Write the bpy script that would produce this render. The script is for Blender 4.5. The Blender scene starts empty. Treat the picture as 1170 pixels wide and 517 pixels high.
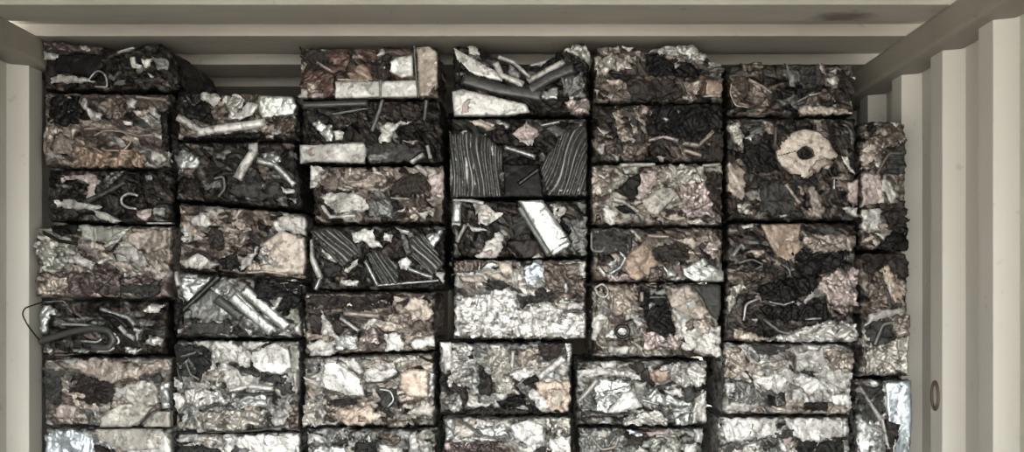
import bpy, math, random
import numpy as np
from mathutils import Vector
from mathutils.geometry import delaunay_2d_cdt

# ---------------------------------------------------------------- camera model
F, CX, CY, EYE = 1177.0, 600.0, 345.0, 1.69
PX = 2.72 / F                       # metres per photo pixel at the front of the stack
def wx(px, d): return (px - CX) * d / F
def wz(py, d): return EYE + (CY - py) * d / F
C = bpy.context.scene.collection

# ---------------------------------------------------------------- colours of the scrap (paint, rust, bare metal)
COL = {'W': (.64, .64, .63), 'w': (.47, .465, .45), 'B': (.335, .295, .26), 'b': (.135, .112, .098), 'r': (.115, .072, .062),
       'k': (.007, .007, .007), 'd': (.020, .021, .020), 'D': (.045, .046, .044), 'g': (.165, .17, .165), 's': (.41, .43, .43),
       'p': (.44, .375, .365), 't': (.30, .23, .18), 'n': (.29, .30, .27), 'u': (.54, .60, .66), 'e': (.42, .405, .37),
       'h': (.030, .025, .023), 'm': (.100, .080, .076), 'q': (.51, .54, .52), 'a': (.50, .41, .34), 'C': (.475, .42, .37)}
PAL = {'DK': 'kkkkkkkkddhDDgb', 'BR': 'bbbbhhmmBBkDBwCg', 'BD': 'hhhbmmkkkDbBg', 'BG': 'BBBeeCwnnbbmhgCe', 'WH': 'WWWwweswgDCe',
       'GY': 'ggsswDDdhweng', 'GL': 'sswwWgnegDdm', 'RD': 'rrhhmmbktDB', 'DB': 'kkhhdDDbmBg', 'CW': 'WWweCwWeBgDw'}

# ---------------------------------------------------------------- materials
def nt(m):
    m.use_nodes = True; t = m.node_tree; t.nodes.clear(); return t
def scrap_mat(name, metal, rough, dirt, bump, coat=.15, spec=.35):
    m = bpy.data.materials.new(name); t = nt(m); N = t.nodes; L = t.links
    out = N.new('ShaderNodeOutputMaterial'); b = N.new('ShaderNodeBsdfPrincipled'); L.new(b.outputs[0], out.inputs[0])
    at = N.new('ShaderNodeAttribute'); at.attribute_name = 'paint'
    tc = N.new('ShaderNodeTexCoord')
    n1 = N.new('ShaderNodeTexNoise'); n1.inputs['Scale'].default_value = 55; n1.inputs['Detail'].default_value = 5; n1.inputs['Roughness'].default_value = .7
    L.new(tc.outputs['Object'], n1.inputs['Vector'])
    r1 = N.new('ShaderNodeValToRGB'); r1.color_ramp.elements[0].position = .50; r1.color_ramp.elements[1].position = .62
    r1.color_ramp.elements[0].color = (0, 0, 0, 1); r1.color_ramp.elements[1].color = (dirt, dirt, dirt, 1)
    L.new(n1.outputs[0], r1.inputs[0])
    mx = N.new('ShaderNodeMix'); mx.data_type = 'RGBA'
    L.new(r1.outputs[0], mx.inputs[0]); L.new(at.outputs['Color'], mx.inputs[6]); mx.inputs[7].default_value = (.05, .038, .03, 1)
    L.new(mx.outputs[2], b.inputs['Base Color'])
    b.inputs['Metallic'].default_value = metal; b.inputs['Coat Weight'].default_value = coat; b.inputs['Coat Roughness'].default_value = .22; b.inputs['Specular IOR Level'].default_value = spec
    rr = N.new('ShaderNodeMapRange'); rr.inputs['To Min'].default_value = rough - .12; rr.inputs['To Max'].default_value = rough + .25
    n2 = N.new('ShaderNodeTexNoise'); n2.inputs['Scale'].default_value = 90; n2.inputs['Detail'].default_value = 3
    L.new(tc.outputs['Object'], n2.inputs['Vector']); L.new(n2.outputs[0], rr.inputs['Value']); L.new(rr.outputs[0], b.inputs['Roughness'])
    bp = N.new('ShaderNodeBump'); bp.inputs['Strength'].default_value = bump; bp.inputs['Distance'].default_value = .004
    L.new(n2.outputs[0], bp.inputs['Height']); L.new(bp.outputs[0], b.inputs['Normal'])
    return m
M_CORE = scrap_mat('pressed scrap', .42, .40, .85, .6, .0, .22)
M_SHEET = scrap_mat('painted sheet', .25, .36, .45, .6)
M_CRUMP = scrap_mat('crumpled sheet metal', .50, .34, .55, .7)
M_DARK = scrap_mat('dark glossy metal', .05, .32, .10, .4, .2)
M_PLEAT = scrap_mat('pleated black sheet', .1, .24, .05, .3, .5, .5)
M_MATTE = scrap_mat('matte black metal and hole shade', .05, .42, .10, .4, .0, .18)  # black scrap, and the painted darkness of slits and bolt holes
M_BARE = scrap_mat('bare steel', .70, .32, .30, .5)

def paint_mat(name, col, col2, scale, stain, spots=()):
    m = bpy.data.materials.new(name); t = nt(m); N = t.nodes; L = t.links
    out = N.new('ShaderNodeOutputMaterial'); b = N.new('ShaderNodeBsdfPrincipled'); L.new(b.outputs[0], out.inputs[0])
    tc = N.new('ShaderNodeTexCoord'); mp = N.new('ShaderNodeMapping'); mp.inputs['Scale'].default_value = scale
    L.new(tc.outputs['Object'], mp.inputs[0])
    n = N.new('ShaderNodeTexNoise'); n.inputs['Scale'].default_value = 2.5; n.inputs['Detail'].default_value = 8; n.inputs['Roughness'].default_value = .65
    L.new(mp.outputs[0], n.inputs['Vector'])
    r = N.new('ShaderNodeValToRGB'); r.color_ramp.elements[0].position = .35; r.color_ramp.elements[1].position = .7
    r.color_ramp.elements[0].color = (*col, 1); r.color_ramp.elements[1].color = (*col2, 1); L.new(n.outputs[0], r.inputs[0])
    v = N.new('ShaderNodeTexNoise'); v.inputs['Scale'].default_value = 30; v.inputs['Detail'].default_value = 6; L.new(tc.outputs['Object'], v.inputs['Vector'])
    r2 = N.new('ShaderNodeValToRGB'); r2.color_ramp.elements[0].position = .66; r2.color_ramp.elements[1].position = .76
    r2.color_ramp.elements[0].color = (0, 0, 0, 1); r2.color_ramp.elements[1].color = (stain, stain, stain, 1); L.new(v.outputs[0], r2.inputs[0])
    mx = N.new('ShaderNodeMix'); mx.data_type = 'RGBA'; L.new(r2.outputs[0], mx.inputs[0]); L.new(r.outputs[0], mx.inputs[6]); mx.inputs[7].default_value = (.10, .07, .05, 1)
    last = mx.outputs[2]
    for (sx, sy, sz, ax, ay, rad) in spots:      # rust marks with a shape of their own
        m1 = N.new('ShaderNodeVectorMath'); m1.operation = 'SUBTRACT'; m1.inputs[1].default_value = (sx, sy, sz); L.new(tc.outputs['Object'], m1.inputs[0])
        m2 = N.new('ShaderNodeVectorMath'); m2.operation = 'MULTIPLY'; m2.inputs[1].default_value = (ax, ay, 1); L.new(m1.outputs[0], m2.inputs[0])
        m3 = N.new('ShaderNodeVectorMath'); m3.operation = 'LENGTH'; L.new(m2.outputs[0], m3.inputs[0])
        m4 = N.new('ShaderNodeMath'); m4.operation = 'MULTIPLY_ADD'; m4.inputs[1].default_value = .08; L.new(v.outputs[0], m4.inputs[0]); L.new(m3.outputs['Value'], m4.inputs[2])
        m5 = N.new('ShaderNodeMapRange'); m5.inputs['From Min'].default_value = rad + .04; m5.inputs['From Max'].default_value = rad * .4 + .04; m5.inputs['To Max'].default_value = .75; L.new(m4.outputs[0], m5.inputs['Value'])
        m6 = N.new('ShaderNodeMix'); m6.data_type = 'RGBA'; L.new(m5.outputs[0], m6.inputs[0]); L.new(last, m6.inputs[6]); m6.inputs[7].default_value = (.07, .055, .045, 1); last = m6.outputs[2]
    L.new(last, b.inputs['Base Color']); b.inputs['Roughness'].default_value = .6
    bp = N.new('ShaderNodeBump'); bp.inputs['Strength'].default_value = .15; bp.inputs['Distance'].default_value = .01
    L.new(n.outputs[0], bp.inputs['Height']); L.new(bp.outputs[0], b.inputs['Normal'])
    return m
M_WALL = paint_mat('greige container paint', (.53, .515, .47), (.46, .445, .40), (1, 1, .35), .25)
M_CEIL = paint_mat('grimy ceiling paint', (.42, .40, .355), (.30, .28, .24), (.5, 2, 1), .35, ((.78, 2.52, 2.4, .8, 1.2, .075), (.95, 2.64, 2.4, .9, 1.5, .05), (-1.24, 2.60, 2.4, 1, 1.2, .04)))
M_RAIL = paint_mat('rail paint', (.30, .275, .235), (.22, .20, .17), (1, 1, 1), .35)
M_FLOOR = paint_mat('worn plywood floor', (.10, .075, .055), (.07, .05, .04), (4, .4, 1), .4)
M_GROUND = paint_mat('dusty yard concrete', (.42, .41, .39), (.36, .35, .33), (.3, .3, 1), .2)
M_HOLE = paint_mat('rusty steel ring', (.06, .05, .045), (.10, .06, .04), (9, 9, 9), .3)

# ---------------------------------------------------------------- mesh helpers
def link(name, me, mat, parent=None, loc=(0, 0, 0)):
    o = bpy.data.objects.new(name, me); C.objects.link(o)
    if mat: me.materials.append(mat)
    o.location = loc
    if parent: o.parent = parent
    return o
def setcol(me, cols):
    a = me.color_attributes.new('paint', 'FLOAT_COLOR', 'POINT')
    c = np.ones((len(me.vertices), 4), dtype=np.float32); c[:, :3] = cols
    a.data.foreach_set('color', c.ravel())
def h2(ix, iy, s):
    v = np.sin(ix * 127.1 + iy * 311.7 + s * 74.73) * 43758.5453
    return v - np.floor(v)
def vor(P, scale, seed, asp=1.0, ang=0.0):
    ca, sa = math.cos(ang), math.sin(ang)
    x = (P[:, 0] * ca + P[:, 1] * sa) / (scale * asp); y = (-P[:, 0] * sa + P[:, 1] * ca) / scale
    x0_, y0_ = x, y
    x = x + .50 * np.sin(y0_ * 1.7 + seed + .8 * np.sin(x0_ * .9)) + .20 * np.sin(y0_ * 4.3 + seed * 2 + x0_); y = y + .50 * np.sin(x0_ * 1.6 + seed * 1.7 + .8 * np.sin(y0_ * 1.1)) + .18 * np.sin(x0_ * 4.1 + y0_)
    ix, iy = np.floor(x), np.floor(y)
    f1 = np.full(len(x), 9.); f2 = np.full(len(x), 9.); cx = np.zeros(len(x)); cy = np.zeros(len(x)); dx = np.zeros(len(x)); dy = np.zeros(len(x))
    for a in (-1, 0, 1):
        for b in (-1, 0, 1):
            jx, jy = ix + a, iy + b
            ex = x - (jx + h2(jx, jy, seed)); ey = y - (jy + h2(jx, jy, seed + 5.3))
            d = np.sqrt(ex * ex + ey * ey); n = d < f1
            f2 = np.where(n, f1, np.minimum(f2, d)); f1 = np.where(n, d, f1)
            cx = np.where(n, jx, cx); cy = np.where(n, jy, cy); dx = np.where(n, ex, dx); dy = np.where(n, ey, dy)
    return cx, cy, dx, dy, f2 - f1
def crumple(P, seed, asp=1.5, ang=0.3, k=1.0):
    """folded-sheet relief in metres"""
    z = np.zeros(len(P))
    for (s, amp, cr) in ((.075, .011, .007), (.030, .0070, .0045), (.0135, .0022, .0010)):
        cx, cy, dx, dy, e = vor(P, s, seed + s * 100, asp, ang + s * 20)
        tx = h2(cx, cy, seed + 1.1) - .5; ty = h2(cx, cy, seed + 2.2) - .5; lv = h2(cx, cy, seed + 3.3) - .5
        z += amp * (2.6 * (tx * dx + ty * dy) + .5 * lv) - cr * np.exp(-e / .10)
    # fine wrinkles running along the folds
    ca, sa = math.cos(ang), math.sin(ang); u = P[:, 0] * ca + P[:, 1] * sa; v = -P[:, 0] * sa + P[:, 1] * ca
    w_ = v * 260 + 2.2 * np.sin(u * 38 + seed) + 1.5 * np.sin(u * 83 + v * 60 + seed * 1.3) + 1.2 * np.sin(v * 47 - u * 25)
    m_ = .5 + .5 * np.sin(u * 31 + v * 44 + seed * 2.2)
    w2 = u * 330 + 2.4 * np.sin(v * 55 + seed) + 1.4 * np.sin(u * 71 + v * 90)
    z += .0030 * m_ * (np.abs(np.sin(w_)) - .6) + .0022 * (1 - m_) * (np.abs(np.sin(w2)) - .6)
    return z * k
def pip(P, poly):
    x, y = P[:, 0], P[:, 1]; ins = np.zeros(len(P), bool); n = len(poly)
    for i in range(n):
        x1, y1 = poly[i]; x2, y2 = poly[(i + 1) % n]
        if y1 == y2: continue
        c = ((y1 > y) != (y2 > y)) & (x < (x2 - x1) * (y - y1) / (y2 - y1) + x1); ins ^= c
    return ins

def core_mesh(q, d, pal, seed, polys, depth, step=1.15):
    """pressed block: q = (xTL,xTR,xBR,xBL, top polyline, bottom polyline) in photo pixels at distance d"""
    rnd = np.random.RandomState(seed)
    xTL, xTR, xBR, xBL, top, bot = q
    W = max(xTR - xTL, xBR - xBL); H = np.mean([p[1] for p in bot]) - np.mean([p[1] for p in top])
    nx, ny = int(W / step), int(H / step)
    S, T = np.meshgrid(np.linspace(0, 1, nx), np.linspace(0, 1, ny))
    S = S.ravel(); T = T.ravel()
    def pos(S, T):
        xl = xTL + (xBL - xTL) * T; xr = xTR + (xBR - xTR) * T; X = xl + (xr - xl) * S
        yt = np.interp(X, [p[0] for p in top], [p[1] for p in top]); yb = np.interp(X, [p[0] for p in bot], [p[1] for p in bot])
        return X, yt + (yb - yt) * T
    X, Y = pos(S, T); P = np.stack([X, Y], 1) * PX
    ang = rnd.uniform(-.5, .5); asp = rnd.uniform(1.5, 2.4)
    z = crumple(P, seed, asp, ang)
    # edges roll back
    ex = np.minimum(S, 1 - S) * W; ey = np.minimum(T, 1 - T) * H; e = np.minimum(ex, ey)
    z = z * np.clip(e / 5, .3, 1) - .022 * np.exp(-e / 1.6)
    z = np.minimum(z, .010)
    Q = np.stack([X, Y], 1)
    for pl in polys:
        cpl = np.mean(np.array(pl), 0); sh = cpl + (np.array(pl) - cpl) * .88
        z = np.where(pip(Q, sh.tolist()), np.minimum(z, 0) * .3 - .008, z)
    # wander of the outline
    wx_ = .9 * np.sin(Y * .31 + seed) + .7 * np.sin(Y * .83 + seed * 2.1); wy_ = .8 * np.sin(X * .27 + seed) + .6 * np.sin(X * .71 + seed * 1.3)
    X = X + np.where(S < .5, 1, -1) * np.exp(-ex / 6) * (1.7 + wx_ * .8); Y = Y + np.where(T < .5, 1, -1) * np.exp(-ey / 5) * (1.5 + wy_ * .7)
    # colours: every fold is another piece of scrap
    pc = np.array([COL[c] for c in PAL[pal]])
    cx, cy, _, _, _ = vor(P, .030, seed + 3.0, asp, ang + .6); idx = (h2(cx, cy, seed + 9.9) * len(pc)).astype(int) % len(pc)
    cols = pc[idx]
    cx, cy, _, _, _ = vor(P, .0135, seed + 1.35, asp, ang + .27)
    alt = h2(cx, cy, seed + 4.4); idx2 = (h2(cx, cy, seed + 6.6) * len(pc)).astype(int) % len(pc)
    cols = np.where((alt > .52)[:, None], pc[idx2], cols) * (.42 + .68 * h2(cx, cy, seed + 7.7))[:, None]
    V = [np.stack([wx(X, d), -z, wz(Y, d)], 1)]; K = [np.clip(cols, 0, .9)]
    faces = []
    for j in range(ny - 1):
        for i in range(nx - 1):
            a = j * nx + i; faces.append((a, a + nx, a + nx + 1, a + 1))
    ring = [i for i in range(nx)] + [j * nx + nx - 1 for j in range(1, ny)] + [(ny - 1) * nx + i for i in range(nx - 2, -1, -1)] + [j * nx for j in range(ny - 2, 0, -1)]
    ring = ring[::2] if len(ring) % 2 == 0 else ring
    full = [i for i in range(nx)] + [j * nx + nx - 1 for j in range(1, ny)] + [(ny - 1) * nx + i for i in range(nx - 2, -1, -1)] + [j * nx for j in range(ny - 2, 0, -1)]
    R = np.array(full); n = len(R); base = V[0][R]; cen = base.mean(0)
    prev = list(R); off = len(V[0]); steps = 22
    out = np.zeros((n, 2)); 
    sS, sT = S[R], T[R]
    out[:, 0] = np.where(sS < 1e-6, 1., np.where(sS > 1 - 1e-6, -1., 0)); out[:, 1] = np.where(sT < 1e-6, -1., np.where(sT > 1 - 1e-6, 1., 0))
    arc = np.arange(n) * step * PX
    for k in range(1, steps + 1):
        dep = depth * k / steps
        PP = np.stack([arc, np.full(n, dep)], 1); zz = crumple(PP, seed + 20, 1.3, .2)
        inn = np.clip(.0035 - zz * .45, 0, .012) if k < steps else np.full(n, .012)
        b = base.copy(); b[:, 1] = dep + .01
        b[:, 0] += out[:, 0] * (inn - .002); b[:, 2] += out[:, 1] * (inn - .002)
        V.append(b); cx, cy, _, _, _ = vor(PP, .03, seed + 2.); idx = (h2(cx, cy, seed + .9) * len(pc)).astype(int) % len(pc)
        K.append(np.clip(pc[idx], 0, .9))
        cur = [off + i for i in range(n)]
        for i in range(n):
            j = (i + 1) % n; faces.append((prev[i], prev[j], cur[j], cur[i]))
        prev = cur; off += n
    faces.append(tuple(prev))
    V = np.concatenate(V); K = np.concatenate(K)
    me = bpy.data.meshes.new('bale_block'); me.from_pydata(V.tolist(), [], faces); setcol(me, K)
    for p in me.polygons: p.use_smooth = len(p.vertices) == 4
    me.update()
    return me

def densify(poly, st, jit, rnd, closed=True):
    out = []
    n = len(poly)
    for i in range(n if closed else n - 1):
        a = np.array(poly[i], float); b = np.array(poly[(i + 1) % n], float); L = np.linalg.norm(b - a); k = max(1, int(L / st))
        for t in range(k):
            p = a + (b - a) * t / k
            if t: p = p + rnd.uniform(-jit, jit, 2)
            out.append(p)
    if not closed: out.append(np.array(poly[-1], float))
    return np.array(out)

def patch_mesh(poly, d, style, col, seed, lift, dirv=None, hole=None, tilt=None, lim=None):
    """a piece of sheet: outline in photo pixels, real relief, thickness and a rolled-back rim"""
    rnd = np.random.RandomState(seed)
    st = {'c': 1.5, 'f': 1.7, 'F': 1.8, 'r': 1.5, 'L': 1.6}[style]; jit = {'c': 1.1, 'f': .9, 'F': .3, 'r': .3, 'L': .12}[style]
    B = densify(poly, st, jit, rnd)
    if style in 'cf':
        B = B + 1.3 * np.stack([np.sin(B[:, 1] * .45 + seed) + .5 * np.sin(B[:, 0] * .8 + seed), np.sin(B[:, 0] * .42 + seed * 1.7) + .5 * np.sin(B[:, 1] * .9)], 1) * min(1, (B.max(0) - B.min(0)).min() / 25)
        if lim: B = np.clip(B, (lim[0], lim[2]), (lim[1], lim[3])) + rnd.uniform(-.05, .05, B.shape)
    mn, mx = B.min(0), B.max(0)
    g = {'c': 1.3, 'F': 1.6, 'f': 1.5, 'r': 1.2, 'L': 1.4}[style]
    gx, gy = np.meshgrid(np.arange(mn[0], mx[0], g), np.arange(mn[1], mx[1], g))
    G = np.stack([gx.ravel(), gy.ravel()], 1) + rnd.uniform(-.3, .3, (gx.size, 2)) * g
    G = G[pip(G, B)] if len(G) else G
    if len(G):
        dd = np.min(np.linalg.norm(G[:, None] - B[None], axis=2), axis=1); G = G[dd > st * .45]
    A = np.concatenate([B, G]) if len(G) else B
    nb = len(B)
    r = delaunay_2d_cdt([Vector(p) for p in A.tolist()], [(i, (i + 1) % nb) for i in range(nb)], [], 1, 1e-4)
    P = np.array([tuple(v) for v in r[0]]); tris = [tuple(f) for f in r[2]]
    if hole is not None:
        tris = [f for f in tris if not pip(P[list(f)].mean(0)[None], hole)[0]]
    cen = P.mean(0); rad = max(np.abs(P - cen).max(), 3)
    edge = np.min(np.linalg.norm(P[:, None] - B[None], axis=2), axis=1)
    if tilt is None: tilt = rnd.uniform(-.0045, .0045, 2) if style != 'r' else (0, 0)
    z = lift + (tilt[0] * (P[:, 0] - cen[0]) + tilt[1] * (P[:, 1] - cen[1])) / rad
    if style == 'c': z += crumple(P * PX, seed, 1.5, rnd.uniform(-1, 1), .95) + .003
    if style in 'fF':
        z += .0022 * np.sin((P[:, 0] * rnd.uniform(-1, 1) + P[:, 1] * rnd.uniform(-1, 1)) * .16 + seed) + crumple(P * PX, seed, 1.8, rnd.uniform(-1, 1), .42 if style == 'f' else .13) + .002
    if style == 'r':
        dv = np.array(dirv, float); dv /= np.linalg.norm(dv); nrm = np.array([-dv[1], dv[0]])
        s = (P - cen) @ nrm; l = (P - cen) @ dv
        z += .0085 * np.abs(np.sin(s * .40 + 1.1 * np.sin(s * .17 + seed) + .8 * np.sin(l * .07 + s * .05))) ** .8 * 1.6 + .003 * np.sin(l * .05 + seed)
        z += .003 * np.sin(s * .19 + seed + .05 * l)
    if style == 'L': z += .004 * (1 - np.exp(-edge / 1.4))
    z -= .0035 * np.exp(-edge / .8)
    # boundary edges of the triangulation -> skirt going back into the block
    cnt = {}
    for f in tris:
        for a, b in ((f[0], f[1]), (f[1], f[2]), (f[2], f[0])): cnt[(a, b)] = cnt.get((a, b), 0) + 1
    be = [(a, b) for (a, b) in cnt if (b, a) not in cnt]
    V = np.stack([wx(P[:, 0], d), -z, wz(P[:, 1], d)], 1).tolist()
    faces = []
    for f in tris:
        a, b, c = [P[i] for i in f]
        faces.append(f if (b[0] - a[0]) * (c[1] - a[1]) - (b[1] - a[1]) * (c[0] - a[0]) < 0 else f[::-1])
    mp = {}
    for a, b in be:
        for v in (a, b):
            if v not in mp:
                mp[v] = len(V); q = V[v]; V.append([q[0], .018, q[2]])
        faces.append((a, b, mp[b], mp[a]))
    me = bpy.data.meshes.new('scrap'); me.from_pydata(V, [], faces)
    c = np.array(COL[col]) * (1 + rnd.uniform(-.05, .05))
    cc = np.tile(c, (len(V), 1))
    if style == 'c':
        cx, cy, _, _, _ = vor(np.array([[v[0], v[2]] for v in V]), .0135, seed + 1., 1.5, .4)
        cc = cc * (.62 + .62 * h2(cx, cy, seed + 2.))[:, None]
        al = h2(cx, cy, seed + 3.) > .88; cc[al] = cc[al] * .35
    elif style in 'fFLr':
        pv = np.array([[v[0], v[2]] for v in V]); cx, cy, _, _, e = vor(pv, .022, seed + 1., 1.7, seed * .7)
        cc = cc * (.80 + .32 * h2(cx, cy, seed + 2.))[:, None]; cx, cy, _, _, e = vor(pv, .009, seed + 4., 1.4, seed * .3)
        al = h2(cx, cy, seed + 3.) > .90; cc[al] = cc[al] * .5
    setcol(me, np.clip(cc, 0, .9))
    if True:
        for p in me.polygons: p.use_smooth = len(p.vertices) == 3
    me.update(); return me

def band(pts, w):
    P = densify(pts, 3.0, 0, np.random.RandomState(0), False); n = len(P); T = np.gradient(P, axis=0)
    T /= np.linalg.norm(T, axis=1)[:, None] + 1e-9; N = np.stack([-T[:, 1], T[:, 0]], 1) * w / 2
    return np.concatenate([P + N, (P - N)[::-1]])

def tube_mesh(pts, w, d, col, z0, bow=0.0):
    P = densify(pts, 2.0, 0, np.random.RandomState(0), False)
    for _ in range(3):
        Q = P.copy(); Q[1:-1] = (P[:-2] + 2 * P[1:-1] + P[2:]) / 4; P = Q
    n = len(P); t = np.linspace(0, 1, n); zz = z0 + bow * np.sin(t * math.pi) ** .6
    dd = d - (zz if bow else 0)
    X = (P[:, 0] - CX) * dd / F; Z = EYE + (CY - P[:, 1]) * dd / F
    ctr = np.stack([X, -zz, Z], 1); T = np.gradient(ctr, axis=0); T /= np.linalg.norm(T, axis=1)[:, None] + 1e-9
    R = w * PX / 2; V = []; Fc = []; m = 8
    for i in range(n):
        a = Vector(T[i]); u = a.cross(Vector((0, 1, 0))); u = u.normalized() if u.length > 1e-4 else Vector((1, 0, 0)); v = a.cross(u)
        for k in range(m):
            an = 2 * math.pi * k / m; V.append(tuple(Vector(ctr[i]) + (u * math.cos(an) + v * math.sin(an)) * R))
    for i in range(n - 1):
        for k in range(m):
            a = i * m + k; b = i * m + (k + 1) % m; Fc.append((a, b, b + m, a + m))
    Fc.append(tuple(range(m))[::-1]); Fc.append(tuple((n - 1) * m + k for k in range(m)))
    me = bpy.data.meshes.new('wire'); me.from_pydata(V, [], Fc); setcol(me, np.tile(np.array(COL[col]), (len(V), 1)))
    for p in me.polygons: p.use_smooth = len(p.vertices) == 4
    me.update(); return me

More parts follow.
